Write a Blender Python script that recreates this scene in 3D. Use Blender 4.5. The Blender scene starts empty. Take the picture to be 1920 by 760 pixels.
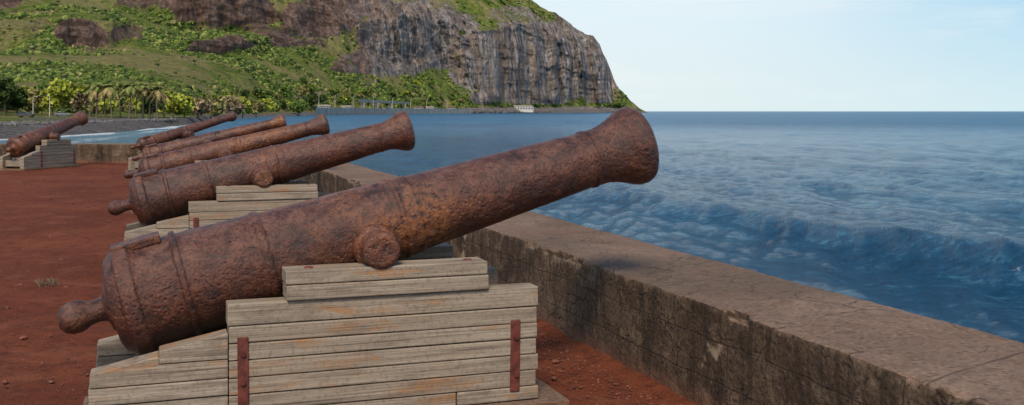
import bpy, bmesh, math, random
import numpy as np
from mathutils import Vector, Matrix
random.seed(7); rng=np.random.default_rng(7)
scene=bpy.context.scene
scene.view_settings.view_transform='Standard'
try: scene.view_settings.look='None'
except: pass
scene.view_settings.exposure=0
TH=math.radians(19.2); C=math.cos(TH); S=math.sin(TH)
SEA=-2.4
def W(k,Z):
    X=k*Z
    return X*C+Z*S, -X*S+Z*C
def kk(px): return (px-960.0)/1926.0

# ---------- numpy noise ----------
def _h(a,b,c):
    n=(a.astype(np.int64)*374761393+b.astype(np.int64)*668265263+c.astype(np.int64)*1442695041)&0xffffffff
    n=((n^(n>>13))*1274126177)&0xffffffff
    n=n^(n>>16)
    return (n&0xffff)/32767.5-1.0
def vn(x,y,z=None):
    x=np.asarray(x,float); y=np.asarray(y,float)+0*x
    z=np.zeros_like(x) if z is None else np.asarray(z,float)+0*x
    i=np.floor(x);j=np.floor(y);k=np.floor(z)
    f=x-i;g=y-j;h=z-k
    f=f*f*(3-2*f);g=g*g*(3-2*g);h=h*h*(3-2*h)
    r=0
    for a in(0,1):
        for b in(0,1):
            for c in(0,1):
                w=(f if a else 1-f)*(g if b else 1-g)*(h if c else 1-h)
                r=r+w*_h(i+a,j+b,k+c)
    return r
def fbm(x,y,z=None,o=4,p=0.5):
    r=0;a=1;s=0
    x=np.asarray(x,float)
    zz=np.zeros_like(x) if z is None else np.asarray(z,float)
    for q in range(o):
        m=2.03**q
        r=r+a*vn(x*m+q*17.3,y*m+q*5.1,zz*m+q*9.7); s+=a; a*=p
    return r/s
def sstep(a,b,x):
    t=np.clip((x-a)/(b-a),0,1); return t*t*(3-2*t)

# ---------- mesh helpers ----------
def mk(name,V,F,mat=None,smooth=True,attrs=None,col=None,parent=None):
    V=np.asarray(V,dtype=np.float32);F=np.asarray(F,dtype=np.int32)
    me=bpy.data.meshes.new(name)
    me.vertices.add(len(V)); me.vertices.foreach_set('co',V.ravel())
    n,k=F.shape
    me.loops.add(n*k); me.loops.foreach_set('vertex_index',F.ravel())
    me.polygons.add(n)
    me.polygons.foreach_set('loop_start',np.arange(0,n*k,k,dtype=np.int32))
    try: me.polygons.foreach_set('loop_total',np.full(n,k,dtype=np.int32))
    except: pass
    me.update(calc_edges=True)
    me.polygons.foreach_set('use_smooth',np.full(n,smooth,dtype=bool))
    if attrs:
        for a,v in attrs.items():
            at=me.attributes.new(a,'FLOAT','POINT'); at.data.foreach_set('value',np.asarray(v,dtype=np.float32).ravel())
    if col is not None:
        at=me.attributes.new('Col','FLOAT_COLOR','POINT')
        c4=np.ones((len(V),4),dtype=np.float32); c4[:,:3]=col
        at.data.foreach_set('color',c4.ravel())
    ob=bpy.data.objects.new(name,me); scene.collection.objects.link(ob)
    if mat: me.materials.append(mat)
    if parent: ob.parent=parent
    return ob
def gridF(nr,nc,wrap=False):
    i=np.arange(nr-1)[:,None]; j=np.arange(nc if wrap else nc-1)[None,:]
    j2=(j+1)%nc
    a=i*nc+j;b=i*nc+j2;c=(i+1)*nc+j2;d=(i+1)*nc+j
    return np.stack([a,b,c,d],-1).reshape(-1,4)
def bmobj(name,bm,mat,smooth=False,parent=None):
    me=bpy.data.meshes.new(name); bm.normal_update(); bm.to_mesh(me); bm.free()
    if smooth:
        for p in me.polygons: p.use_smooth=True
    me.materials.append(mat)
    ob=bpy.data.objects.new(name,me); scene.collection.objects.link(ob)
    if parent: ob.parent=parent
    return ob
def prism(bm,poly,y0,y1):
    """poly in xz, extruded in y"""
    a=[bm.verts.new((x,y0,z)) for x,z in poly]
    b=[bm.verts.new((x,y1,z)) for x,z in poly]
    n=len(poly)
    bm.faces.new(a); bm.faces.new(b[::-1])
    for i in range(n):
        bm.faces.new((a[i],b[i],b[(i+1)%n],a[(i+1)%n]))
def box(bm,x0,x1,y0,y1,z0,z1): prism(bm,[(x0,z0),(x1,z0),(x1,z1),(x0,z1)],y0,y1)
def bevel_all(bm,off,seg=1):
    bmesh.ops.recalc_face_normals(bm,faces=bm.faces[:])
    bmesh.ops.bevel(bm,geom=bm.edges[:],offset=off,segments=seg,affect='EDGES',profile=.5)
def lathe(prof,o,d,nseg=64,ds=.02,namp=0,nsc=8,seed=0):
    P=[]
    for (s0,r0),(s1,r1) in zip(prof[:-1],prof[1:]):
        L=math.hypot(s1-s0,r1-r0); n=max(1,int(L/ds))
        for i in range(n):
            t=i/n; P.append((s0+(s1-s0)*t,r0+(r1-r0)*t))
    P.append(prof[-1]); P=np.array(P)
    d=np.array(d,float); d/=np.linalg.norm(d)
    up=np.array([0,0,1.0]) if abs(d[2])<.9 else np.array([1.0,0,0])
    a=np.cross(d,up); a/=np.linalg.norm(a); b=np.cross(a,d)
    ph=np.linspace(0,2*math.pi,nseg,endpoint=False)
    ring=np.cos(ph)[:,None]*a+np.sin(ph)[:,None]*b
    V=np.array(o)+P[:,0][:,None,None]*d+P[:,1][:,None,None]*ring[None]
    if namp:
        Q=V.reshape(-1,3)
        nn=fbm(Q[:,0]*nsc+seed,Q[:,1]*nsc,Q[:,2]*nsc,o=4,p=.6).reshape(len(P),nseg)
        nn+= -1.0*np.clip(fbm(Q[:,0]*nsc*3.3+seed,Q[:,1]*nsc*3.3+9,Q[:,2]*nsc*3.3,o=2).reshape(len(P),nseg)-.22,0,1)
        rr=np.minimum(1,P[:,1]/.05)[:,None]
        V=V+(nn*namp*rr)[...,None]*ring[None]
    return V.reshape(-1,3),gridF(len(P),nseg,True)
def joinVF(L):
    Vs=[];Fs=[];o=0
    for V,F in L:
        Vs.append(V);Fs.append(F+o);o+=len(V)
    return np.concatenate(Vs),np.concatenate(Fs)
def tube(path,rad,nseg=8):
    path=np.array(path,float);n=len(path)
    T=np.gradient(path,axis=0);T/=np.linalg.norm(T,axis=1)[:,None]+1e-9
    ref=np.array([.3,.9,.1]);a=np.cross(T,ref);a/=np.linalg.norm(a,axis=1)[:,None]+1e-9;b=np.cross(T,a)
    ph=np.linspace(0,2*math.pi,nseg,endpoint=False)
    V=path[:,None]+np.array(rad)[:,None,None]*(np.cos(ph)[None,:,None]*a[:,None]+np.sin(ph)[None,:,None]*b[:,None])
    return V.reshape(-1,3),gridF(n,nseg,True)

# ---------- node helper ----------
class M:
    def __init__(s,name):
        s.m=bpy.data.materials.new(name); s.m.use_nodes=True; s.t=s.m.node_tree
        s.N=s.t.nodes; s.L=s.t.links; s.b=s.N['Principled BSDF']
    def n(s,typ,**kw):
        x=s.N.new(typ)
        for k,v in kw.items(): setattr(x,k,v)
        return x
    def set(s,inp,v):
        if isinstance(v,bpy.types.NodeSocket): s.L.new(v,inp)
        elif isinstance(v,(tuple,list)) and len(v)==3 and inp.type=='RGBA': inp.default_value=(*v,1)
        else: inp.default_value=v
    def coord(s,rand=0,island=0):
        o=s.n('ShaderNodeTexCoord').outputs['Object']
        if rand:
            r=s.n('ShaderNodeObjectInfo').outputs['Random']; o=s.vm('ADD',o,s.vm('SCALE',(13,7,5),r))
        if island:
            r=s.n('ShaderNodeNewGeometry').outputs['Random Per Island']; o=s.vm('ADD',o,s.vm('SCALE',(31,17,23),r))
        return o
    def vm(s,op,a,b=None):
        x=s.n('ShaderNodeVectorMath',operation=op); s.set(x.inputs[0],a)
        if b is not None: s.set(x.inputs['Scale'] if op=='SCALE' else x.inputs[1],b)
        return x.outputs['Value'] if op=='DOT_PRODUCT' else x.outputs[0]
    def ma(s,op,a,b=0,c=None,clamp=False):
        x=s.n('ShaderNodeMath',operation=op,use_clamp=clamp); s.set(x.inputs[0],a); s.set(x.inputs[1],b)
        if c is not None: s.set(x.inputs[2],c)
        return x.outputs[0]
    def noise(s,vec,sc,det=4,ro=.55,dist=0):
        x=s.n('ShaderNodeTexNoise'); s.set(x.inputs['Vector'],vec); x.inputs['Scale'].default_value=sc
        x.inputs['Detail'].default_value=det; x.inputs['Roughness'].default_value=ro; x.inputs['Distortion'].default_value=dist
        return x.outputs['Fac']
    def voro(s,vec,sc,feat='F1',out='Distance'):
        x=s.n('ShaderNodeTexVoronoi',feature=feat); s.set(x.inputs['Vector'],vec); x.inputs['Scale'].default_value=sc
        return x.outputs[out]
    def mr(s,v,a,b,c=0,d=1,sm=True):
        x=s.n('ShaderNodeMapRange',interpolation_type='SMOOTHSTEP' if sm else 'LINEAR')
        s.set(x.inputs[0],v)
        for i,q in enumerate((a,b,c,d)): x.inputs[i+1].default_value=q
        return x.outputs[0]
    def mix(s,f,a,b,bt='MIX'):
        x=s.n('ShaderNodeMix',data_type='RGBA',blend_type=bt)
        s.set(x.inputs[0],f); s.set(x.inputs[6],a); s.set(x.inputs[7],b); return x.outputs[2]
    def attr(s,nm,out='Fac'):
        return s.n('ShaderNodeAttribute',attribute_name=nm).outputs[out]
    def bump(s,h,st,dist,prev=None):
        x=s.n('ShaderNodeBump'); s.set(x.inputs['Height'],h); x.inputs['Strength'].default_value=st
        x.inputs['Distance'].default_value=dist
        if prev is not None: s.L.new(prev,x.inputs['Normal'])
        return x.outputs[0]
    def out(s,col=None,ro=None,nor=None,spec=None):
        if col is not None: s.set(s.b.inputs['Base Color'],col)
        if ro is not None: s.set(s.b.inputs['Roughness'],ro)
        if nor is not None: s.L.new(nor,s.b.inputs['Normal'])
        if spec is not None: s.set(s.b.inputs['Specular IOR Level'],spec)
        return s.m

# ---------- materials ----------
def mat_rust():
    m=M('rusted_iron'); v=m.coord(rand=1)
    a=m.noise(v,2.2,5,.6,.4); b=m.noise(v,10,9,.72,.2); c=m.noise(v,70,6,.65); d=m.noise(v,1.0,6,.65,.3); e=m.noise(v,26,6,.7)
    col=m.mix(m.mr(a,.35,.65),(.050,.013,.0065),(.108,.028,.012))
    col=m.mix(m.ma('MULTIPLY',m.mr(b,.5,.66),.75),col,(.17,.055,.022))
    col=m.mix(m.ma('MULTIPLY',m.mr(b,.49,.34),.85),col,(.020,.0075,.0055))
    col=m.mix(m.ma('MULTIPLY',m.mr(d,.52,.64),m.mr(e,.35,.6)),col,(.23,.074,.018))
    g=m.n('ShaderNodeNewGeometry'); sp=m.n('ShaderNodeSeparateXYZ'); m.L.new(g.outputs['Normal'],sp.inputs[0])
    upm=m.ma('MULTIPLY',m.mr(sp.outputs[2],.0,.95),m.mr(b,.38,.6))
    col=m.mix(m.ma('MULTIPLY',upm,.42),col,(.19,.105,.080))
    col=m.mix(m.ma('MULTIPLY',m.mr(e,.48,.34),.7),col,(.020,.008,.006))
    col=m.mix(m.ma('MULTIPLY',m.mr(c,.5,.36),.65),col,(.020,.008,.006))
    col=m.mix(m.ma('MULTIPLY',m.mr(c,.58,.72),.55),col,(.28,.12,.065))
    pits=m.voro(v,38); pits=m.mr(pits,.0,.45)
    n1=m.bump(b,.75,.024); n1=m.bump(e,.75,.014,n1); n2=m.bump(c,.65,.007,n1); n3=m.bump(m.ma('MULTIPLY',pits,m.mr(a,.4,.6)),.55,.008,n2)
    return m.out(col,m.mr(c,.3,.7,.30,.58),n3,.6)
def mat_wood():
    m=M('weathered_wood'); v=m.coord(rand=1,island=1)
    st=m.vm('MULTIPLY',v,(1.6,30,38)); st2=m.vm('MULTIPLY',v,(1.0,12,75)); st3=m.vm('MULTIPLY',v,(1.2,2,5))
    g=m.noise(st,1,6,.65,.3); g2=m.noise(st2,1.3,3,.5); s=m.noise(st3,1.5,5,.7,.4); f=m.noise(v,50,4,.6); q=m.noise(st3,2.3,5,.6,.2)
    isl=m.n('ShaderNodeNewGeometry').outputs['Random Per Island']
    col=m.mix(m.mr(g,.3,.7),(.200,.160,.122),(.375,.312,.245))
    col=m.mix(m.ma('MULTIPLY',isl,.5),col,(.250,.198,.145))
    col=m.mix(m.ma('MULTIPLY',m.mr(q,.50,.36),.45),col,(.14,.108,.085))
    col=m.mix(m.ma('MULTIPLY',m.mr(s,.52,.69),m.mr(f,.3,.6,.3,.85)),col,(.34,.15,.048))
    col=m.mix(m.ma('MULTIPLY',m.mr(g2,.38,.28),.75),col,(.06,.045,.034))
    col=m.mix(m.ma('MULTIPLY',m.mr(f,.5,.35),.35),col,(.10,.078,.06))
    n=m.bump(g,.5,.006); n=m.bump(g2,.6,.007,n); n=m.bump(f,.2,.004,n)
    return m.out(col,.8,n,.25)
def mat_strap():
    m=M('red_iron_strap'); v=m.coord(rand=1)
    a=m.noise(v,20,6,.6)
    col=m.mix(m.mr(a,.35,.65),(.075,.018,.014),(.16,.040,.026))
    return m.out(col,.6,m.bump(a,.4,.004),.4)
def mat_concrete():
    m=M('old_concrete'); v=m.coord()
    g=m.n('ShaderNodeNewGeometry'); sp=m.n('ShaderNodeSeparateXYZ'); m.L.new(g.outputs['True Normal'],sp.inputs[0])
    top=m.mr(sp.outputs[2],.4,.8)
    a=m.noise(v,1.1,6,.65,.5); b=m.noise(v,6,8,.7); c=m.noise(v,40,6,.65); d=m.noise(v,.55,3,.5)
    s3=m.n('ShaderNodeSeparateXYZ'); m.L.new(v,s3.inputs[0])
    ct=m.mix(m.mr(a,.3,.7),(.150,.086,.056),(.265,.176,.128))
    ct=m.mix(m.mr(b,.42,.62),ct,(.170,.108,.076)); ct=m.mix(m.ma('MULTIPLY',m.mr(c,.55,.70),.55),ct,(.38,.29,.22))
    ct=m.mix(m.ma('MULTIPLY',m.mr(c,.48,.34),.7),ct,(.048,.031,.022))
    ct=m.mix(m.ma('MULTIPLY',m.mr(d,.52,.64),.5),ct,(.088,.063,.042))
    ct=m.mix(m.ma('MULTIPLY',m.mr(b,.46,.34),.5),ct,(.075,.048,.033))
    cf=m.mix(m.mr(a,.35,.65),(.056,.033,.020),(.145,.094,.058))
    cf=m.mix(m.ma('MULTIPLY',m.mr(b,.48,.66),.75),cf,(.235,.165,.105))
    cf=m.mix(m.ma('MULTIPLY',m.mr(c,.5,.36),.8),cf,(.022,.015,.011))
    cf=m.mix(m.ma('MULTIPLY',m.mr(c,.58,.7),.5),cf,(.28,.21,.145))
    drip=m.noise(m.vm('MULTIPLY',v,(5,5,.7)),1.6,5,.65)
    cf=m.mix(m.ma('MULTIPLY',m.mr(drip,.52,.40),.55),cf,(.026,.018,.013))
    cf=m.mix(m.ma('MULTIPLY',m.mr(m.noise(v,1.7,5,.6),.64,.68),.85),cf,(.46,.34,.22))
    cf=m.mix(m.ma('MULTIPLY',m.mr(m.ma('ADD',s3.outputs[2],m.ma('MULTIPLY',b,-.18)),.06,-.06),.6),cf,(.20,.09,.055))
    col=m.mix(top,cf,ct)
    cb=m.n('ShaderNodeCombineXYZ'); 
    along=m.ma('ADD',s3.outputs[1],m.ma('MULTIPLY',s3.outputs[0],-.35))
    wob=m.ma('MULTIPLY',m.noise(v,3,2),.05)
    m.L.new(m.ma('ADD',along,wob),cb.inputs[0]); m.L.new(m.ma('ADD',s3.outputs[2],wob),cb.inputs[1])
    br=m.n('ShaderNodeTexBrick'); m.L.new(cb.outputs[0],br.inputs['Vector']); br.inputs['Scale'].default_value=1
    br.inputs['Brick Width'].default_value=.52; br.inputs['Row Height'].default_value=.215; br.inputs['Mortar Size'].default_value=.007
    br.inputs['Mortar Smooth'].default_value=.6
    mort=m.ma('MULTIPLY',br.outputs['Fac'],m.ma('SUBTRACT',1,top))
    mort=m.ma('MULTIPLY',mort,m.mr(b,.35,.55,.25,1))
    col=m.mix(m.ma('MULTIPLY',mort,.5),col,(.025,.018,.014))
    nz=m.n('ShaderNodeTexNoise'); m.L.new(v,nz.inputs['Vector']); nz.inputs['Scale'].default_value=5; nz.inputs['Detail'].default_value=5
    wv=m.vm('ADD',v,m.vm('SCALE',nz.outputs['Color'],.22))
    cr=m.voro(wv,1.15,'DISTANCE_TO_EDGE'); cr=m.mr(cr,.0,.010,1,0)
    cr2=m.voro(wv,3.1,'DISTANCE_TO_EDGE'); cr2=m.ma('MULTIPLY',m.mr(cr2,.0,.02,1,0),m.mr(d,.5,.6))
    cr=m.ma('MAXIMUM',m.ma('MULTIPLY',cr,m.mr(a,.45,.6)),m.ma('MULTIPLY',cr2,.8))
    j=m.ma('PINGPONG',m.ma('ADD',along,m.ma('MULTIPLY',wob,.6)),1.1); j=m.ma('MULTIPLY',m.mr(j,.0,.012,1,0),top)
    cr=m.ma('MAXIMUM',cr,m.ma('MULTIPLY',j,.7))
    col=m.mix(m.ma('MULTIPLY',cr,.75),col,(.035,.024,.018))
    n=m.bump(b,.65,.04); n=m.bump(c,.7,.014,n); n=m.bump(m.ma('SUBTRACT',1,cr),.6,.012,n); n=m.bump(m.ma('SUBTRACT',1,mort),.5,.010,n)
    return m.out(col,.85,n,.25)
def mat_dirt():
    m=M('red_dirt'); v=m.coord()
    a=m.noise(v,.5,5,.6); b=m.noise(v,7,8,.7); c=m.noise(v,55,5,.7); d=m.voro(v,70); e=m.noise(v,1.8,6,.65,.4)
    col=m.mix(m.mr(a,.35,.65),(.118,.028,.012),(.170,.047,.021))
    col=m.mix(m.mr(b,.45,.65),col,(.090,.025,.012))
    col=m.mix(m.ma('MULTIPLY',m.mr(e,.52,.68),.45),col,(.23,.085,.045))
    col=m.mix(m.ma('MULTIPLY',m.mr(c,.55,.72),.7),col,(.27,.09,.048))
    col=m.mix(m.ma('MULTIPLY',m.mr(c,.45,.33),.75),col,(.040,.012,.008))
    n=m.bump(b,.5,.04); n=m.bump(c,.8,.015,n); n=m.bump(d,.35,.01,n)
    return m.out(col,.95,n,.15)
def mat_terrain():
    m=M('hillside_ground'); v=m.coord()
    rock=m.attr('rock'); beach=m.attr('beach'); grey=m.attr('grey')
    a=m.noise(v,.012,6,.65); b=m.noise(v,.06,6,.7); c=m.noise(v,.25,5,.7)
    gr=m.mix(m.mr(b,.35,.65),(.095,.145,.025),(.240,.285,.058))
    gr=m.mix(m.ma('MULTIPLY',m.mr(a,.44,.58),.7),gr,(.36,.29,.14))
    gr=m.mix(m.ma('MULTIPLY',m.mr(c,.5,.34),.7),gr,(.030,.055,.012))  # shadows among the scrub, painted into the green
    st=m.vm('MULTIPLY',v,(1,1,.13)); s1=m.noise(st,.09,8,.75,.4); s2=m.noise(v,.035,7,.7); s3=m.noise(st,.02,4,.6)
    hz=m.noise(m.vm('MULTIPLY',v,(.15,.15,1)),.10,5,.65)
    r1=m.mix(m.mr(s1,.35,.65),(.125,.073,.058),(.33,.225,.18))
    r1=m.mix(m.ma('MULTIPLY',m.mr(hz,.52,.42),.65),r1,(.06,.038,.033))
    r2=m.mix(m.mr(s1,.40,.60),(.115,.098,.094),(.45,.395,.37))
    r2=m.mix(m.ma('MULTIPLY',m.mr(s3,.48,.62),.65),r2,(.32,.225,.165))
    r2=m.mix(m.ma('MULTIPLY',m.mr(hz,.46,.36),.4),r2,(.09,.075,.07))
    rk=m.mix(grey,r1,r2); rk=m.mix(m.ma('MULTIPLY',m.mr(s2,.57,.71),.5),rk,(.15,.17,.055))
    rk=m.mix(m.ma('MULTIPLY',m.mr(c,.5,.34),.6),rk,(.06,.048,.044))
    f=m.mr(m.ma('ADD',rock,m.ma('MULTIPLY',m.ma('SUBTRACT',b,.5),1.3)),.36,.56)
    col=m.mix(f,gr,rk)
    pb=m.noise(v,.7,5,.75)
    bc=m.mix(m.mr(pb,.35,.65),(.12,.11,.11),(.28,.26,.25))
    col=m.mix(m.mr(beach,.4,.6),col,bc)
    n=m.bump(b,.8,7); n=m.bump(c,.8,3.5,n); n=m.bump(s1,.9,12,n)
    return m.out(col,.95,n,.1)
def mat_fol(name='foliage'):
    m=M(name); col=m.attr('Col','Color'); v=m.coord()
    b=m.noise(v,.4,4,.6)
    col=m.mix(m.ma('MULTIPLY',m.mr(b,.55,.4),.5),col,(.02,.035,.008))
    return m.out(col,.8,None,.15)
def mat_bark():
    m=M('bark'); v=m.coord(); return m.out(m.mix(m.noise(v,3,4),(.07,.05,.035),(.18,.14,.10)),.9)
def mat_sea():
    m=M('sea_water'); v=m.coord(); foam=m.attr('foam'); fd=m.attr('far'); sh=m.attr('shallow')
    a=m.noise(m.vm('MULTIPLY',v,(.6,.25,1)),.05,6,.65,.5)
    a2=m.noise(v,2.6,7,.72,.2)
    a3=m.noise(v,.55,9,.80,.1)
    a4=m.noise(v,.12,6,.75,.1)
    col=m.mix(m.mr(a,.35,.65),(.007,.080,.182),(.014,.122,.250))
    rip=m.ma('ADD',m.ma('MULTIPLY',a2,.35),m.ma('ADD',m.ma('MULTIPLY',a3,.45),m.ma('MULTIPLY',a4,.2)))  # lit and shaded ripple facets, painted into the water colour below
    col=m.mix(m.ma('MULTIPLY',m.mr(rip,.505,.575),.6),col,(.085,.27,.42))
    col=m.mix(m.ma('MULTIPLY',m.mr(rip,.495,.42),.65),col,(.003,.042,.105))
    col=m.mix(m.ma('MULTIPLY',sh,.5),col,(.15,.27,.32))
    w1=m.noise(v,3.4,7,.7,.2); w2=m.noise(v,14,5,.7,.2); w3=m.noise(v,1.1,8,.74,.1)
    n=m.bump(w3,.9,.62); n=m.bump(w1,.9,.18,n); n=m.bump(w2,.8,.03,n)
    fn=m.noise(v,.9,7,.75,.5); fn2=m.noise(v,4,5,.7)
    fm=m.mr(m.ma('ADD',foam,m.ma('MULTIPLY',m.ma('SUBTRACT',m.ma('ADD',fn,m.ma('MULTIPLY',fn2,.4)),.7),2.2)),.42,.75)
    col=m.mix(fm,col,(.62,.67,.69))
    m.b.inputs['IOR'].default_value=1.33
    return m.out(col,m.mix(fm,m.mr(fd,0,1,.10,.28),(.8,.8,.8)),n,m.mr(fd,0,1,.38,.07))
def mat_simple(name,c,ro=.7,v2=None,sc=2):
    m=M(name); v=m.coord()
    c2=v2 or tuple(x*.7 for x in c)
    return m.out(m.mix(m.mr(m.noise(v,sc,5,.6),.35,.65),c2,c),ro)
RUST=mat_rust();WOOD=mat_wood();STRAP=mat_strap();CONC=mat_concrete();DIRT=mat_dirt();TERR=mat_terrain();FOL=mat_fol();BARK=mat_bark();SEAM=mat_sea()

# ---------- cannon ----------
def build_cannon(loc,rot,hi=False,rs=1.0,seed=0,elev=15.0,zoff=0):
    e=bpy.data.objects.new('cannon',None); scene.collection.objects.link(e); e.empty_display_size=.3
    nseg=160 if hi else 56; ds=.011 if hi else .03
    ang=math.radians(elev)
    pr=[(-.325,.0006),(-.320,.035),(-.30,.062),(-.265,.080),(-.225,.082),(-.195,.072),(-.175,.062),(-.13,.058),(-.10,.066),(-.088,.088),(-.080,.12),(-.068,.13),(-.060,.20),(-.045,.235),(-.012,.262),(0,.268),(.004,.290),(.012,.297),(.075,.297),(.082,.290),(.088,.275),(.12,.270),
        (.285,.266),(.287,.274),(.295,.281),(.312,.281),(.320,.274),(.322,.265),(.70,.254),(.706,.260),(.715,.263),(.735,.263),(.744,.258),(.75,.248),
        (1.45,.224),(1.452,.228),(1.462,.230),(1.475,.229),(1.480,.222),(1.53,.219),(1.555,.219),(1.56,.213),
        (2.64,.166),(2.643,.171),(2.652,.174),(2.664,.173),(2.670,.166),(2.74,.168),(2.80,.180),(2.86,.203),(2.905,.225),(2.945,.238),(2.98,.238),(3.01,.225),(3.03,.195),(3.032,.085),(3.02,.075),(2.4,.072),(2.39,.0006)]
    pr=[(s,r*rs) for s,r in pr]
    d=(math.cos(ang),0,math.sin(ang))
    bz=.959-1.286*math.sin(ang)+zoff
    bx=1.10-1.286*math.cos(ang)
    V,F=lathe(pr,(bx,0,bz),d,nseg,ds,.0046 if hi else .005,9,seed*11.3)
    tz=.885+zoff
    tr=[(-.435,.0006),(-.435,.074),(-.431,.090),(-.42,.096),(-.30,.098),(-.295,.104),(-.28,.118),(-.2,.125),(.2,.125),(.28,.118),(.295,.104),(.30,.098),(.42,.096),(.431,.090),(.435,.074),(.435,.0006)]
    V2,F2=lathe(tr,(1.10,0,tz),(0,1,0),28 if hi else 20,.012,.008,14,seed+3)
    bv,bf=joinVF([(V,F),(V2,F2)])
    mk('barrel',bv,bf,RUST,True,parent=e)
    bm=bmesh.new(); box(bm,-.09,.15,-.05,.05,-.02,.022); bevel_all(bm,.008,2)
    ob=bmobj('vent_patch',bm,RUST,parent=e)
    rr=.284*rs; ob.location=(bx+.10*d[0]-rr*d[2],-.05,bz+.10*d[2]+rr*d[0]-.006); ob.rotation_euler=(.12,-ang,0)
    r=random.Random(seed+5)
    L=[.654,.548,.463,.378,.293,.208,.123,.045]
    for side,nm in((-1,'near_cheek'),(1,'far_cheek')):
        bm=bmesh.new()
        def pl(poly,dy=0,t=.13):
            o=.40+dy+r.uniform(-.004,.004); i=.40-t
            y0,y1=sorted((side*o,side*i)); 
            prism(bm,poly,y0,y1)
        for i in range(7):
            z1=L[i]-(.005 if i else 0); z0=L[i+1]
            x1=1.957-(.012 if i in(3,5) else 0)+r.uniform(-.008,.008); x0=.345 if i>0 else .338
            if i==6:
                pl([(x0,z0),(1.50,z0),(1.50,z1),(x0,z1)]); pl([(1.506,z0+.004),(x1,z0+.004),(x1,z1),(1.506,z1)]); continue
            pl([(x0,z0),(x1,z0+r.uniform(-.002,.002)),(x1,z1),(x0,z1)])
        pl([(-.287,.297),(.341,.297),(.341,.385),(.022,.385),(.022,.428),(-.287,.362)])
        pl([(.022,.389),(.341,.389),(.341,.513),(.022,.449)])
        for z1,z0 in((.293,.212),(.208,.127),(.123,.045)):
            pl([(-.287+r.uniform(-.008,.008),z0),(.341,z0),(.341,z1),(-.287+r.uniform(-.008,.008),z1)])
        pl([(.621,.658),(1.675,.658),(1.675,.733),(.621,.733)],.016,.155)
        pl([(.617,.737),(1.668,.737),(1.668,.806),(.617,.806)],.019,.16)
        bevel_all(bm,.0055,2)
        bmobj(nm,bm,WOOD,parent=e)
    bm=bmesh.new()
    for x0,x1,z0,z1 in((-.18,-.02,.10,.26),(.30,.48,.12,.30),(.95,1.15,.12,.34),(1.70,1.86,.10,.40)):
        box(bm,x0,x1,-.269,.269,z0,z1)
    bevel_all(bm,.006,1); bmobj('cross_beams',bm,WOOD,parent=e)
    bm=bmesh.new()
    prism(bm,[(-.10,.262),(.42,.304),(.42,.44),(-.10,.33)],-.12,.12); bevel_all(bm,.006,1); bmobj('quoin',bm,WOOD,parent=e)
    for side in(-1,1):
        bm=bmesh.new()
        for x,z0,z1,t in((.41,.05,.492,.004),(1.83,.10,.482,-.006)):
            y0,y1=sorted((side*.394,side*.412))
            prism(bm,[(x-.026+t,z0),(x+.026+t,z0),(x+.026,z1),(x-.026,z1)],y0,y1)
        bevel_all(bm,.003,1)
        for x,zs in((.41,(.13,.27,.41)),(1.83,(.19,.39))):
            for z in zs:
                mt=Matrix.Translation((x,side*.416,z))@Matrix.Rotation(math.pi/2,4,'X')
                bmesh.ops.create_cone(bm,cap_ends=True,segments=6,radius1=.014,radius2=.014,depth=.014,matrix=mt)
        for x in(.74,1.58):
            bmesh.ops.create_cone(bm,cap_ends=True,segments=10,radius1=.026,radius2=.020,depth=.008,matrix=Matrix.Translation((x,side*.34,.808)))
        bmobj('iron_straps',bm,STRAP,parent=e)
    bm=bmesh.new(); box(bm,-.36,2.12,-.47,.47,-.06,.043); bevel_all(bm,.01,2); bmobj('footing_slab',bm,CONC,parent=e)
    e.location=loc; e.rotation_euler=(0,0,math.radians(rot))
    return e
build_cannon((0,5.6,0),0,True,1,1)
build_cannon((0,11.6,0),0,True,.98,2,elev=14.3)
build_cannon((0,17.6,0),0,False,.76,3,elev=14.2)
build_cannon((0,23.6,0),0,False,.68,4,elev=14.2)
build_cannon((-.2,28.85,0),32.5,False,.62,5,elev=14.5,zoff=.08)
build_cannon((-3.5,30.9,0),58,False,.92,6,elev=15)

# ---------- walls ----------
def wall(name,o,dirv,nrm,length,width,h,bot,steps,seed):
    o=np.array(o);dv=np.array(dirv);nv=np.array(nrm)
    cs=[]
    def seg(a,b,n): 
        for i in range(n): t=i/n; cs.append((a[0]+(b[0]-a[0])*t,a[1]+(b[1]-a[1])*t))
    rb=.018
    seg((0,-.15),(0,h-rb),26); seg((0,h-rb),(rb*.3,h-rb*.3),2); seg((rb*.3,h-rb*.3),(rb,h),2); seg((rb,h),(width-rb,h+.0),26)
    seg((width-rb,h),(width,h-rb),3); seg((width,h-rb),(width+.12,bot),20); cs.append((width+.12,bot))
    cs=np.array(cs); t=np.array(steps)*length
    A=t[:,None]+0*cs[:,0]; Nn=cs[:,0][None,:]+0*A; Z=cs[:,1][None,:]+0*A
    edge=np.exp(-((Nn-.0)**2+(Z-h)**2)/.0016)
    P=A+seed
    lump=fbm(P*1.5,Nn*2,Z*2,o=4)
    fine=fbm(P*11,Nn*11,Z*11,o=3)
    chip=np.clip(fbm(P*4+3,Nn*4,Z*4,o=4)-.13,0,1)
    dn=(.016*lump+.008*fine)*(1)+edge*(chip*.16)
    isface=(Nn<.01)
    Nn2=np.where(Nn<width*.5,Nn+dn*np.where(isface|(edge>.2),1,0),Nn+dn*np.where(Nn>width-.02,1,0))
    Z2=np.where(Z>=h-.02,Z+.010*fbm(P*1.2,Nn*1.5,o=4)+.006*fine-edge*chip*.13,Z)
    V=np.empty(A.shape+(3,))
    V[...,0]=o[0]+dv[0]*A+nv[0]*Nn2; V[...,1]=o[1]+dv[1]*A+nv[1]*Nn2; V[...,2]=Z2
    return mk(name,V.reshape(-1,3),gridF(len(t),cs.shape[0]),CONC,True)
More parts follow.
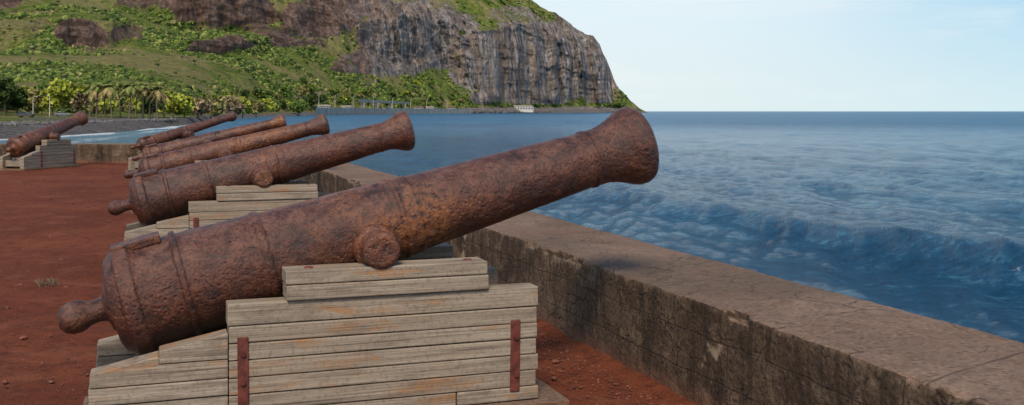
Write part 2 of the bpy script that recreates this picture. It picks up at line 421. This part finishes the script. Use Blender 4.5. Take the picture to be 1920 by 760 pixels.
tt=np.concatenate([np.linspace(0,.45,650,endpoint=False),np.linspace(.45,1,220)])
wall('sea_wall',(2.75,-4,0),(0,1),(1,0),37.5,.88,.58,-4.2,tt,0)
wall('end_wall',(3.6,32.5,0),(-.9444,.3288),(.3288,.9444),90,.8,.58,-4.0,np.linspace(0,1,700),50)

# ---------- terrace ground ----------
nu,nv=420,420
uu=np.concatenate([-90+82*np.linspace(0,1,90,endpoint=False),np.linspace(-8,2.86,nu-90)])
tv=np.linspace(0,1,nv)**1.25
Ug=uu[None,:]+0*tv[:,None]
vend=32.5+(3.6-Ug)*.348+.15
Vg=-6+(vend+6)*tv[:,None]
Zg=.018*fbm(Ug*.9,Vg*.9,o=3)+.012*fbm(Ug*4,Vg*4,o=3)+.006*fbm(Ug*14,Vg*14,o=2)
Zg+= .05*np.exp(-((Ug-2.75)/.10)**2)*(.5+.5*fbm(Ug*3,Vg*3,o=3))
mk('dirt_ground',np.stack([Ug,Vg,Zg],-1).reshape(-1,3),gridF(nv,len(uu)),DIRT,True)
def rocks(name,pos,size,mat,sub=1,flat=.6):
    bm=bmesh.new(); bmesh.ops.create_icosphere(bm,subdivisions=sub,radius=1)
    tv_=np.array([v.co[:] for v in bm.verts]); tf=np.array([[v.index for v in f.verts] for f in bm.faces]); bm.free()
    n=len(pos); sc=np.asarray(size)[:,None,None]*rng.uniform(.6,1.3,(n,1,3)); sc[...,2]*=flat
    V=tv_[None]*sc*(1+rng.uniform(-.25,.25,(n,len(tv_),1)))
    a=rng.uniform(0,6.28,n); ca,sa=np.cos(a)[:,None],np.sin(a)[:,None]
    x=V[...,0]*ca-V[...,1]*sa; y=V[...,0]*sa+V[...,1]*ca
    V=np.stack([x,y,V[...,2]],-1)+np.asarray(pos)[:,None,:]
    F=(tf[None]+(np.arange(n)*len(tv_))[:,None,None]).reshape(-1,3)
    return V.reshape(-1,3),F,len(tv_)
n=8200
pu=np.concatenate([rng.uniform(-6,2.7,n-2600),2.74-np.abs(rng.normal(0,.28,2600))]); pv_=np.concatenate([3+rng.uniform(0,1,n-2600)**1.6*24,3+rng.uniform(0,1,2600)*12])
sz=rng.uniform(.004,.011,n)*(1+1.6*(rng.uniform(0,1,n)>.96))
V,F,_=rocks('g',np.stack([pu,pv_,np.full(n,.008)],-1),sz,None,1)
mk('gravel',V,F,mat_simple('pebble',(.22,.08,.05),.9,(.08,.03,.02),9),False)
L=[]
for i in range(14):
    a=random.uniform(0,6.28); x=-.92+random.gauss(0,.035); y=10.3+random.gauss(0,.06); l=random.uniform(.03,.075)
    p=[(x+math.cos(a)*l*t-.01*math.sin(6*t),y+math.sin(a)*l*t,.02+.035*math.sin(t*3)+random.uniform(0,.02)) for t in(-1,-.5,0,.5,1)]
    L.append(tube(p,[.003,.005,.006,.004,.002],5))
V,F=joinVF(L); mk('dry_twig_litter',V,F,mat_simple('dry_twig',(.20,.14,.09),.9))

# ---------- sea ----------
na,nr=860,1150
al=np.linspace(-math.radians(100),math.radians(100),na)
al=np.sign(al)*np.abs(al/al[-1])**1.25*al[-1]
rr=np.exp(np.linspace(math.log(3.4),math.log(70000),nr))
A2=al[None,:]+0*rr[:,None];R2=rr[:,None]+0*A2
az=A2+TH
U=R2*np.sin(az);Vv=R2*np.cos(az)
H=np.zeros_like(U)
sp=R2*.0087
for i in range(60):
    lam=.45*1.064**i*rng.uniform(.9,1.1); th=math.pi+rng.normal(-.45,.42)
    k=2*math.pi/lam; amp=lam*(.0100 if lam<3.2 else .0034)*rng.uniform(.6,1.3)*(1 if lam<7 else 7/lam*.5)
    ph=k*(U*math.cos(th)+Vv*math.sin(th))+rng.uniform(0,6.28)+.9*vn(U/lam*.18,Vv/lam*.18)
    H+=amp*sstep(1.8,3.2,lam/sp)*(2.2*np.exp(1.3*(np.sin(ph)-1))-.95)
mod=.75+.5*fbm(U*.06,Vv*.06,o=2); H*=mod
for u0,amp in((20.3,.60),(34,.22),(49,.2),(66,.18)):
    d=U-(u0+1.0*vn(Vv*.04,Vv*0+u0)+.2*vn(Vv*.3,Vv*0+u0)+.02*(Vv-25))
    g=np.where(d<0,np.exp(-(d/1.0)**2),np.exp(-(d/4.2)**2))-.28*np.exp(-((d+3.3)/2.0)**2)
    en=(.45+.7*sstep(60,22,Vv))*sstep(210,90,Vv)*(.9+.2*vn(Vv*.10,Vv*0+u0*3))
    H+=amp*g*en*sstep(5,9,U)
X2=U*C-Vv*S;Z2=np.maximum(U*S+Vv*C,1)
K2=X2/Z2
wl_px=[-900,-300,0,100,200,330,400,500,590,880,1000,1100,1200,1216]
wl_Z=[120,130,147,165,190,265,450,770,1000,1900,2250,2600,2800,2850]
Zw=np.interp(K2*1926+960,wl_px,wl_Z)
dz=Zw-Z2
ins=(K2*1926+960<1216)
wd=np.where(ins,dz,1e6)
lines=np.sin(dz/7.0+5*fbm(X2*.03,Z2*.04,o=4))
foam=np.where((wd>-12)&(wd<80)&(Z2<500),(.38+.36*lines)*sstep(80,15,wd)+.25*sstep(10,-2,wd),0)
foam=np.maximum(foam,np.where((wd>-12)&(wd<25)&(Z2>=500),.4,0))
foam=np.maximum(foam,.70*np.exp(-((U-20.2)/.9)**2)*sstep(21.0,18.2,Vv))
H=np.where((wd<90),H*.4,H)
shal=sstep(190,10,wd)*sstep(800,300,Z2)
far=sstep(15,420,R2)
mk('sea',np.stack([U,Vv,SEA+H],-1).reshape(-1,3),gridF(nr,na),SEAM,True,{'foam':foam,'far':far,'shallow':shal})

# ---------- hillside / headland ----------
cols=[
(-900,120,(150,-.5),[(330,214),(420,180),(560,130),(700,90),(720,60),(900,0),(1200,-60)]),
(-150,140,(170,-.5),[(330,214),(430,182),(600,135),(850,95),(880,60),(1050,0),(1300,-70)]),
(0,147,(177,-.6),[(350,214),(470,178),(640,135),(900,88),(930,50),(1100,5),(1400,-60)]),
(100,165,(190,-.6),[(370,214),(480,178),(660,132),(900,90),(950,60),(1130,10),(1430,-50)]),
(140,175,(200,-.6),[(380,214),(500,177),(680,130),(930,95),(950,40),(1150,15),(1450,-50)]),
(215,195,(220,-.6),[(400,214),(520,176),(700,130),(960,90),(980,45),(1200,15),(1500,-50)]),
(250,210,(235,-.6),[(420,214),(540,176),(740,130),(1000,80),(1080,60),(1250,20),(1500,-50)]),
(350,300,(330,-.6),[(520,213),(640,178),(860,125),(1060,106),(1075,76),(1330,62),(1350,-30)]),
(470,650,(680,-.5),[(800,211),(900,180),(1050,130),(1200,105),(1212,82),(1420,66),(1440,-28)]),
(560,900,(930,0),[(1000,210),(1080,180),(1250,130),(1400,100),(1480,70),(1520,25),(1620,-20)]),
(700,1320,(1340,1),[(1400,208),(1480,185),(1600,150),(1720,100),(1740,45),(1850,25),(1990,-40)]),
(740,1450,(1470,1),[(1530,208),(1600,186),(1700,155),(1780,125),(1800,35),(1930,15),(2100,-40)]),
(830,1740,(1760,2),[(1810,207),(1880,188),(1960,150),(2000,110),(2030,45),(2150,10),(2300,-30)]),
(880,1900,(1915,3),[(1950,205),(1990,193),(2030,165),(2050,130),(2080,62),(2230,22),(2400,-15)]),
(930,2040,(2055,4),[(2075,204),(2100,196),(2118,160),(2130,110),(2150,58),(2350,20),(2550,-18)]),
(990,2220,(2235,4),[(2255,204),(2280,196),(2295,160),(2305,110),(2325,48),(2450,20),(2620,2)]),
(1060,2440,(2455,4),[(2475,204),(2500,195),(2515,160),(2525,120),(2545,80),(2620,56),(2680,44)]),
(1085,2515,(2530,4),[(2548,203),(2573,194),(2588,163),(2598,128),(2615,98),(2660,74),(2700,64)]),
(1110,2590,(2604,4),[(2618,203),(2640,194),(2655,168),(2665,136),(2678,100),(2708,80),(2732,70)]),
(1122,2620,(2633,4),[(2645,203),(2665,193),(2680,172),(2690,145),(2700,118),(2725,98),(2745,87)]),
(1136,2660,(2672,4),[(2683,203),(2700,194),(2712,180),(2720,164),(2730,142),(2745,124),(2760,114)]),
(1152,2700,(2711,4),[(2720,204),(2735,198),(2745,190),(2752,182),(2760,173),(2770,166),(2780,160)]),
(1180,2760,(2768,3),[(2775,206),(2785,203),(2792,200),(2798,197),(2803,194),(2810,191),(2815,189)]),
(1200,2800,(2806,1),[(2810,208),(2816,207),(2820,206),(2824,205.5),(2828,205),(2832,204.5),(2836,204)]),
(1216,2850,(2852,-3),[(2853,212),(2855,212),(2857,212),(2860,212),(2862,212),(2864,212),(2866,212)]),
]
nc=1150
pxs=np.concatenate([np.linspace(-900,-100,110,endpoint=False),np.linspace(-100,1216,nc-110)])
cpx=np.array([c[0] for c in cols],float)
st=[]
for c in cols:
    p=[(c[1]-25,SEA-2.5),(c[1],SEA),(c[2][0],c[2][1])]
    for Z,y in c[3]: p.append((Z,1.6+(209-y)/1926*Z))
    Zl,zl=p[-1]
    p.append((Zl+350,max(zl*.8,-4) if c[0]<1200 else -6)); p.append((Zl+1500,-6))
    st.append(p)
st=np.array(st)
ns=st.shape[1]
prof=np.empty((len(pxs),ns,2))
for s in range(ns):
    for q in(0,1): prof[:,s,q]=np.interp(pxs,cpx,st[:,s,q])
sub=[4,8,14,34,50,54,60,54,50,10,6]
tpos=[]
for s,nn_ in enumerate(sub):
    for i in range(nn_): tpos.append(s+i/nn_)
tpos.append(ns-1); tpos=np.array(tpos)
idx=np.minimum(tpos.astype(int),ns-2); fr=tpos-idx
Zd=prof[:,idx,0]*(1-fr)+prof[:,idx+1,0]*fr
Zh=prof[:,idx,1]*(1-fr)+prof[:,idx+1,1]*fr
K=kk(pxs)[:,None]+0*Zd
X=K*Zd
up=sstep(3.2,4.6,tpos)[None,:]+0*Zd
sc=np.clip(Zd/2200,.25,1)
tipf=sstep(1216,1120,pxs)[:,None]*.85+.15
Lc=X*.9+Zd*.45
PXg=pxs[:,None]+0*Zd; YY=209-(Zh-1.6)/Zd*1926
wx=PXg+26*fbm(X/60,Zh/40,o=5,p=.6); wy=YY+20*fbm(X/50+7,Zh/30,o=5,p=.6)
zone=np.zeros_like(Zd)
for cx,cy,rx,ry,am in [(175,68,46,30,1),(25,6,50,14,.8),(300,8,70,16,.7),(430,28,95,30,1),(415,92,66,14,1),(610,34,80,34,1),(560,80,50,14,.8),(690,12,50,25,.9),(760,75,85,66,1),(720,110,56,24,.9),(850,80,70,60,.95),
    (905,125,45,70,1),(1010,120,130,78,1.2),(1120,130,45,70,1),(660,120,36,14,.7),(860,150,24,36,.6),(960,30,60,16,.6),(1050,60,40,22,.8),(830,15,50,12,.5),(520,60,44,12,.7),(250,60,34,16,.6),(330,115,40,7,.45),(700,150,26,10,.5),(95,120,30,7,.35),(80,60,30,12,.5)]:
    r_=np.sqrt(((wx-cx)/rx)**2+((wy-cy)/ry)**2); zone=np.maximum(zone,am*sstep(1.25,.75,r_))
zone=np.where(tpos[None,:]<3.9,0,zone)*sstep(1190,1165,PXg)
zone*=np.where(YY>196,0,1)
g1=1-np.abs(fbm(Lc/(95*sc.mean()),Zd*.0+Zh/600,o=4,p=.55))*2.2
g2=fbm(Lc/26,Zh/150,o=4,p=.6); g3=fbm(X/140,Zd/140,Zh/100,o=5,p=.55)
cl=1-np.abs(fbm(Lc/38+5,Zh/400,o=3,p=.5))*2
band=fbm(Lc/200,Zh/16,o=3)
crag=1-np.abs(fbm(X/(55*sc),Zh/(38*sc),Zd/90,o=5,p=.6))*2.5
Zd2=Zd-up*tipf*sc*(30*g1+20*g2+28*cl*sstep(860,910,pxs)[:,None]+10*band+zone*16*crag*sstep(930,860,PXg))+up*tipf*sc*24*g3
Zh2=Zh+up*tipf*sc*(9*g3+9*fbm(X/45,Zd/45,o=4,p=.6)+zone*11*crag*sstep(900,800,PXg))*np.minimum(1,np.maximum(Zh,0)/30)
X2_=K*Zd+up*sc*tipf*6*fbm(Lc/30,Zh/40,o=3)
Zh2=Zh2+(1-up)*.35*fbm(X/14,Zd/14,o=4)*np.minimum(1,tpos[None,:]/2)
Uw=X2_*C+Zd2*S; Vw=-X2_*S+Zd2*C
P=np.stack([Uw,Vw,Zh2],-1)
du=np.gradient(P,axis=0);dv_=np.gradient(P,axis=1)
N=np.cross(du,dv_);N/=np.linalg.norm(N,axis=-1)[...,None]+1e-9
nzv=np.abs(N[...,2])
rock=.95*zone+.34*sstep(.60,.30,nzv)-.09
rock=np.where(tpos[None,:]<3.6,0,rock)
rev=sstep(840,900,pxs)[:,None]
rock=np.maximum(rock,rev*(tpos[None,:]<3.3))
beach=np.where((tpos[None,:]<2.25+.35*fbm(X/30,Zd/30,o=3)),1,0)
beach=np.where(pxs[:,None]>560,np.where(tpos[None,:]<2.6,1,0),beach)
grey=sstep(600,760,pxs)[:,None]+0*Zd
mk('hillside_terrain',P.reshape(-1,3),gridF(len(pxs),len(tpos)),TERR,True,{'rock':rock,'beach':beach,'grey':grey})

ok=(rock<.36)&(tpos[None,:]>3.1)&(tpos[None,:]<9)&(pxs[:,None]>-300)&(pxs[:,None]<1172)
cand=np.argwhere(ok)
dens=fbm(P[cand[:,0],cand[:,1],0]/70,P[cand[:,0],cand[:,1],1]/70,o=4)
pr_=np.clip(.15+2.2*dens,.02,1); pr_/=pr_.sum()
n=13000
pick=cand[rng.choice(len(cand),n,replace=False,p=pr_)]
pos=P[pick[:,0],pick[:,1]].copy()
dist=np.hypot(pos[:,0],pos[:,1])
size=(.8+2.4*rng.uniform(0,1,n)**2)*np.clip(dist/1100,.65,1.5)
pos[:,2]+=size*.2
V,F,tvn=rocks('b',pos,size,None,1,.8)
base=np.array([(.075,.115,.022),(.115,.165,.030),(.175,.215,.045),(.24,.23,.08),(.034,.056,.015)])
cc=base[rng.choice(5,n,p=[.28,.22,.16,.1,.24])]*rng.uniform(.75,1.25,(n,1))
mk('hillside_scrub',V,F,FOL,False,col=np.repeat(cc,tvn,0))

# ---------- trees ----------
def leafquads(centers,size):
    n=len(centers)
    a=rng.normal(size=(n,3));a/=np.linalg.norm(a,axis=1)[:,None]
    b=np.cross(a,rng.normal(size=(n,3)));b/=np.linalg.norm(b,axis=1)[:,None]
    s=np.asarray(size)[:,None]*rng.uniform(.6,1.3,(n,1))
    V=np.stack([centers-a*s-b*s*.5,centers+a*s*.2-b*s,centers+a*s+b*s*.5,centers-a*s*.2+b*s],1)
    return V.reshape(-1,3),np.arange(n*4).reshape(n,4)
def ground_z(px,Z):
    i=int(np.argmin(np.abs(pxs-px))); j=int(np.argmin(np.abs(Zd2[i,:]-Z)+1000*(tpos<1.5)))
    return float(Zh2[i,j])
def tree_geo(x,y,z,h,w,nl,lobes=9,bare=.0):
    tr=[];lc=[];shade=[]
    hh=h*.45
    tr.append(tube([(x,y,z-.5),(x+.1,y,z+hh*.5),(x+.3*random.random(),y,z+hh)],[h*.035,h*.028,h*.02],7))
    for i in range(lobes):
        a=random.uniform(0,6.28);r=w*.5*random.uniform(.15,.75);zz=z+h*random.uniform(.35,.85)
        c=np.array([x+r*math.cos(a),y+r*math.sin(a),zz])
        tr.append(tube([(x,y,z+hh*.8),((x+c[0])/2,(y+c[1])/2,(z+hh+zz)/2),tuple(c)],[h*.014,h*.01,h*.004],5))
        m_=nl//lobes
        q=rng.normal(size=(m_,3)); q/=np.linalg.norm(q,axis=1)[:,None]; q*=rng.uniform(.45,1.05,(m_,1))
        ls=w*random.uniform(.17,.27)
        lc.append(c+q*np.array([ls,ls,ls*.75])); shade.append(np.full(m_,random.uniform(.75,1.25)))
    return tr,np.concatenate(lc),np.concatenate(shade)
def tree(px,Z,h,w,col,name='broadleaf_tree',nl=900):
    u,v=W(kk(px),Z); z=ground_z(px,Z)-.2
    tr,lc,sh=tree_geo(u,v,z,h,w,nl)
    e=bpy.data.objects.new(name,None); scene.collection.objects.link(e)
    tV,tF=joinVF(tr); mk('trunk_and_limbs',tV,tF,BARK,True,parent=e)
    V,F=leafquads(lc,np.full(len(lc),w*.045+.12))
    cc=np.array(col)[None]*sh[:,None]*rng.uniform(.8,1.2,(len(sh),1))
    mk('leaves',V,F,FOL,False,col=np.repeat(cc,4,0),parent=e)
DK=(.050,.08,.020);MD=(.11,.17,.032);YG=(.34,.37,.05);OL=(.25,.22,.08);BR=(.27,.20,.12)
for px,Z,h,w,c in [(-60,330,13,12,DK),(-22,315,13,12,DK),(8,312,12.5,11,DK),(32,320,9,8,DK),(62,335,9,12,OL),(98,330,9,10,YG),(120,320,11.2,11,YG),(144,325,10.8,10,YG),(152,312,8,7,BR),
    (285,325,7.5,8,DK),(322,335,9,12,YG),(345,345,7.5,9,YG),(370,385,8.5,13,BR),(395,420,9,13,OL),(430,480,10,15,BR),(455,540,10,14,YG),(480,600,10,14,OL),(500,640,11,13,YG),(560,900,13,20,MD)]:
    tree(px,Z,h,w,c)
def palm(px,Z,h):
    u,v=W(kk(px),Z); z=ground_z(px,Z)-.2
    e=bpy.data.objects.new('palm_tree',None); scene.collection.objects.link(e)
    lx=random.uniform(-.8,.8); top=np.array([u+lx,v,z+h])
    V,F=tube([(u,v,z),(u+lx*.3,v,z+h*.35),(u+lx*.7,v,z+h*.7),tuple(top)],[.32,.22,.18,.16],8); mk('trunk',V,F,BARK,True,parent=e)
    VV=[];FF=[];cc=[];o=0
    for i in range(22):
        a=random.uniform(0,6.28);el=random.uniform(-.5,1.25);Lf=random.uniform(2.8,3.9)
        d=np.array([math.cos(a),math.sin(a)]);side=np.array([-d[1],d[0],0])
        pts=[]
        for t in np.linspace(0,1,9):
            r=Lf*t*math.cos(el*.7); zz=Lf*(t*math.sin(el)-.75*t*t)
            pts.append(top+np.array([d[0]*r,d[1]*r,zz]))
        for j in range(8):
            for sgn in(-1,1):
                p=pts[j];q=pts[j+1];l=.75*math.sin(math.pi*min(1,(j+1.2)/9.))+.15
                tip=(p+q)/2+side*sgn*l+np.array([0,0,-.45*l])+(q-p)*.6
                VV+=[p,q,tip,p+(q-p)*.2+side*sgn*l*.4];FF.append([o,o+1,o+2,o+3]);o+=4
                k_=random.uniform(.7,1.3); cc+= [(np.array((.17,.20,.055)) if el>0 else np.array((.32,.25,.11)))*k_]*4
    mk('fronds',np.array(VV),np.array(FF),FOL,False,col=np.array(cc),parent=e)
for px,Z,h in [(168,300,8.6),(181,292,9.4),(198,302,8.4),(210,290,9.0),(226,298,9.8),(242,288,9.1),(254,300,9.7),(268,294,9.6),(280,302,8.4),(295,294,8.8),(308,302,8.0)]:
    palm(px,Z,h)
TR=[];LC=[];SH=[];CL=[];SZ=[]
for i in range(230):
    px=random.uniform(-250,900); Zf=float(np.interp(px,cpx,st[:,3,0])); 
    Z=Zf+random.uniform(-5,120)*(.8 if px<500 else 1.1)
    if px>580: Z=max(Z,Zf+25)
    sc_=np.clip(Z/700,.8,1.5); h=random.uniform(4,8.5)*sc_; w=random.uniform(7,12)*sc_
    u,v=W(kk(px),Z); z=ground_z(px,Z)-.5
    tr,lc,sh=tree_geo(u,v,z,h,w,170,6)
    TR+=tr;LC.append(lc);SH.append(sh);SZ.append(np.full(len(lc),w*.085))
    c=np.array(random.choice([DK,MD,MD,YG,OL,OL,(.15,.21,.04),(.19,.23,.05)])); CL.append(np.repeat(c[None],len(lc),0))
lc=np.concatenate(LC);sh=np.concatenate(SH);cl_=np.concatenate(CL);sz_=np.concatenate(SZ)
V,F=leafquads(lc,sz_)
tV,tF=joinVF(TR)
belt=bpy.data.objects.new('distant_tree_belt',None); scene.collection.objects.link(belt)
mk('leaves',V,F,FOL,False,col=np.repeat(cl_*sh[:,None]*rng.uniform(.8,1.2,(len(sh),1)),4,0),parent=belt)
mk('trunks',tV,tF,BARK,True,parent=belt)

# ---------- distant built things ----------
PALE=mat_simple('pale_concrete',(.42,.37,.32),.9,(.28,.245,.21),.1)
DARK=mat_simple('dark_metal',(.06,.06,.06),.8)
WHITE=mat_simple('white_paint',(.60,.58,.54),.7,(.48,.46,.43),.3)
GLASS=mat_simple('window_dark',(.03,.04,.05),.2)
TILE=mat_simple('roof_tile',(.22,.12,.09),.8,(.15,.08,.06),1)
def strip(name,pts,w,z0,z1,mat):
    bm=bmesh.new(); pr2=None
    for i,(px,Z) in enumerate(pts):
        a=W(kk(px),Z); b=W(kk(px),Z+w)
        zt=z1[i] if isinstance(z1,(list,tuple)) else z1
        r=[bm.verts.new((a[0],a[1],z0)),bm.verts.new((a[0],a[1],zt)),bm.verts.new((b[0],b[1],zt)),bm.verts.new((b[0],b[1],z0))]
        if pr2:
            for j in range(4): bm.faces.new((pr2[j],r[j],r[(j+1)%4],pr2[(j+1)%4]))
        else: bm.faces.new(r)
        pr2=r
    bm.faces.new(pr2[::-1]); bmesh.ops.recalc_face_normals(bm,faces=bm.faces[:])
    return bmobj(name,bm,mat)
rp=[(p,float(np.interp(p,wl_px,wl_Z))-8) for p in np.linspace(592,885,24)]
strip('coastal_road_embankment_wall',rp,9,SEA-1,[5.0+1.6*(i/24) for i in range(24)],PALE)
vz=lambda p:float(np.interp(p,wl_px,wl_Z))+28
ve=bpy.data.objects.new('road_viaduct',None); scene.collection.objects.link(ve)
o=strip('deck',[(p,vz(p)) for p in np.linspace(672,768,10)],11,13.0,[16.0-(i*.15) for i in range(10)],PALE); o.parent=ve
o=strip('parapet',[(p,vz(p)-2) for p in np.linspace(672,768,10)],.8,15.0,[17.0-(i*.15) for i in range(10)],PALE); o.parent=ve
bm=bmesh.new()
for p in np.linspace(680,758,4):
    u,v=W(kk(p),vz(p)+5); box(bm,u-2.2,u+2.2,v-1.6,v+1.6,-2,12.9)
bmobj('piers',bm,PALE,parent=ve)
def bldg(name,px,Z,hw,dp,h,z,roofm,nw):
    be=bpy.data.objects.new(name,None); scene.collection.objects.link(be)
    bm=bmesh.new(); box(bm,-hw,hw,0,dp,-4,h); bmobj('walls',bm,WHITE,parent=be)
    bm=bmesh.new(); prism(bm,[(-hw-1,h+.01),(hw+1,h+.01),(hw*.8,h*1.4),(-hw*.8,h*1.4)],-1,dp+1); bmobj('roof',bm,roofm,parent=be)
    bm=bmesh.new()
    for i in range(nw):
        x=-hw+(i+.5)*2*hw/nw; box(bm,x-hw/nw*.5,x+hw/nw*.5,-.12,.1,h*.3,h*.7)
    bmobj('windows',bm,GLASS,parent=be)
    bu,bv_=W(kk(px),Z); be.location=(bu,bv_,z); be.rotation_euler=(0,0,-TH)
bldg('white_roadside_building',977,2185,26,12,8,3.5,PALE,9)
for px,dz_,hw,h in((606,34,6,4),(648,36,6,4),(784,40,8,5),(806,44,7,5),(846,40,8,5)):
    bldg('roadside_house',px,float(np.interp(px,wl_px,wl_Z))+dz_,hw,9,h,3.0,TILE if hw>7 else PALE,4)
def lamp(px,Z,h,arm=1.5,z=None):
    e=bpy.data.objects.new('street_lamp',None); scene.collection.objects.link(e)
    u,v=W(kk(px),Z); z=ground_z(px,Z)-.3 if z is None else z
    r=.09*max(1,Z/600)
    V,F=tube([(0,0,0),(0,0,h*.5),(0,0,h*.93),(arm*.3,0,h*.985),(arm,0,h)],[r*1.4,r*1.1,r*.8,r*.7,r*.6],8)
    mk('pole',V,F,WHITE,True,parent=e)
    bm=bmesh.new(); box(bm,arm-.2,arm+.7*max(1,Z/700),-.2,.2,h-.12,h+.1); bevel_all(bm,.04,1); bmobj('lamp_head',bm,DARK,parent=e)
    e.location=(u,v,z)
lamp(62,300,6.3); lamp(93,303,6.5,-1.5)
for p in(598,628,662,700,736,770,800,838): lamp(p,float(np.interp(p,wl_px,wl_Z))+12,14+p*.004,2.5,z=3.5)
def car(px,Z,rot,matb,z=None):
    e=bpy.data.objects.new('parked_car',None); scene.collection.objects.link(e)
    bm=bmesh.new(); prism(bm,[(-2.1,.35),(2.1,.35),(2.15,.75),(1.1,.95),(-1.9,1.0),(-2.15,.8)],-.85,.85); bevel_all(bm,.06,2); bmobj('body',bm,matb,parent=e)
    bm=bmesh.new(); prism(bm,[(-1.75,.96),(.95,.93),(.3,1.42),(-1.2,1.45)],-.74,.74); bevel_all(bm,.05,2); bmobj('cabin_glass',bm,GLASS,parent=e)
    L=[]
    for x in(-1.35,1.35):
        for y in(-.86,.66): L.append(lathe([(0,.001),(0,.3),(.02,.33),(.2,.33),(.22,.001)],(x,y,.33),(0,1,0),16,.1))
    V,F=joinVF(L); mk('wheels',V,F,DARK,False,parent=e)
    u,v=W(kk(px),Z); e.location=(u,v,(ground_z(px,Z) if z is None else z)); e.rotation_euler=(0,0,rot)
car(48,268,-TH,DARK); car(118,290,-TH+.2,mat_simple('blue_grey_paint',(.12,.14,.17),.35))
for p in(645,720,815,905,940,1010): car(p,float(np.interp(p,wl_px,wl_Z))+4,-.9,WHITE,z=5.4)
px_=np.concatenate([rng.uniform(-60,330,420),rng.uniform(870,1195,420)]); Zr=np.interp(px_,wl_px,wl_Z)+np.where(px_<500,rng.uniform(24,34,840),rng.uniform(-8,10,840))
ur,vr=W(kk(px_),Zr); zz=np.where(px_<500,-.75,SEA+1.5+rng.uniform(-1,2.5,840))
V,F,_=rocks('r',np.stack([ur,vr,zz],-1),np.where(px_<500,rng.uniform(.25,.8,840),rng.uniform(1.5,4,840)),None,1,.75)
mk('shore_boulders',V,F,mat_simple('basalt',(.16,.145,.14),.9,(.07,.065,.065),.6),False)

# ---------- light ----------
SAZ=math.radians(205);SEL=math.radians(48)
w=bpy.data.worlds.new('World');scene.world=w;w.use_nodes=True
class WM(M):
    def __init__(s,t): s.t=t;s.N=t.nodes;s.L=t.links
m=WM(w.node_tree);bg=m.N['Background']
sk=m.n('ShaderNodeTexSky');sk.sky_type='NISHITA';sk.sun_disc=False
sk.sun_elevation=SEL;sk.sun_rotation=SAZ;sk.air_density=1.0;sk.dust_density=1.0;sk.ozone_density=1.5
dr=m.n('ShaderNodeTexCoord').outputs['Generated']
sx=m.n('ShaderNodeSeparateXYZ'); m.L.new(dr,sx.inputs[0])
lf=m.mr(m.vm('DOT_PRODUCT',dr,(math.sin(math.radians(18)),math.cos(math.radians(18)),0)),.86,.998)
blue=m.mix(lf,(3.2,5.1,6.4),(5.5,6.4,6.8)); hor=m.mix(lf,(4.7,6.0,6.4),(5.4,6.2,6.3))
hz=m.mix(m.mr(sx.outputs[2],.0,.10),hor,blue)
cl=m.noise(m.vm('MULTIPLY',dr,(1,1,5)),3.2,6,.6,.3)
hz=m.mix(m.ma('MULTIPLY',m.mr(cl,.5,.72),.45),hz,(6.3,6.6,6.7))
f=m.mr(sx.outputs[2],.12,.50,1,0)
m.L.new(m.mix(f,sk.outputs[0],hz),bg.inputs[0]);bg.inputs[1].default_value=.14
sd=bpy.data.lights.new('sun','SUN');sd.energy=3.5;sd.angle=math.radians(18);sd.color=(1,.87,.69)
so=bpy.data.objects.new('sun',sd);scene.collection.objects.link(so)
dvec=Vector((math.sin(SAZ)*math.cos(SEL),math.cos(SAZ)*math.cos(SEL),math.sin(SEL)))
so.rotation_euler=dvec.to_track_quat('Z','Y').to_euler()
# ---------- camera ----------
cd=bpy.data.cameras.new('camera');co=bpy.data.objects.new('camera',cd);scene.collection.objects.link(co)
cd.sensor_width=36;cd.lens=36*1926/1920;cd.shift_y=-171/1920;cd.clip_start=.1;cd.clip_end=120000
co.location=(0,0,1.6);co.rotation_euler=(math.radians(90),0,-TH)
scene.camera=co
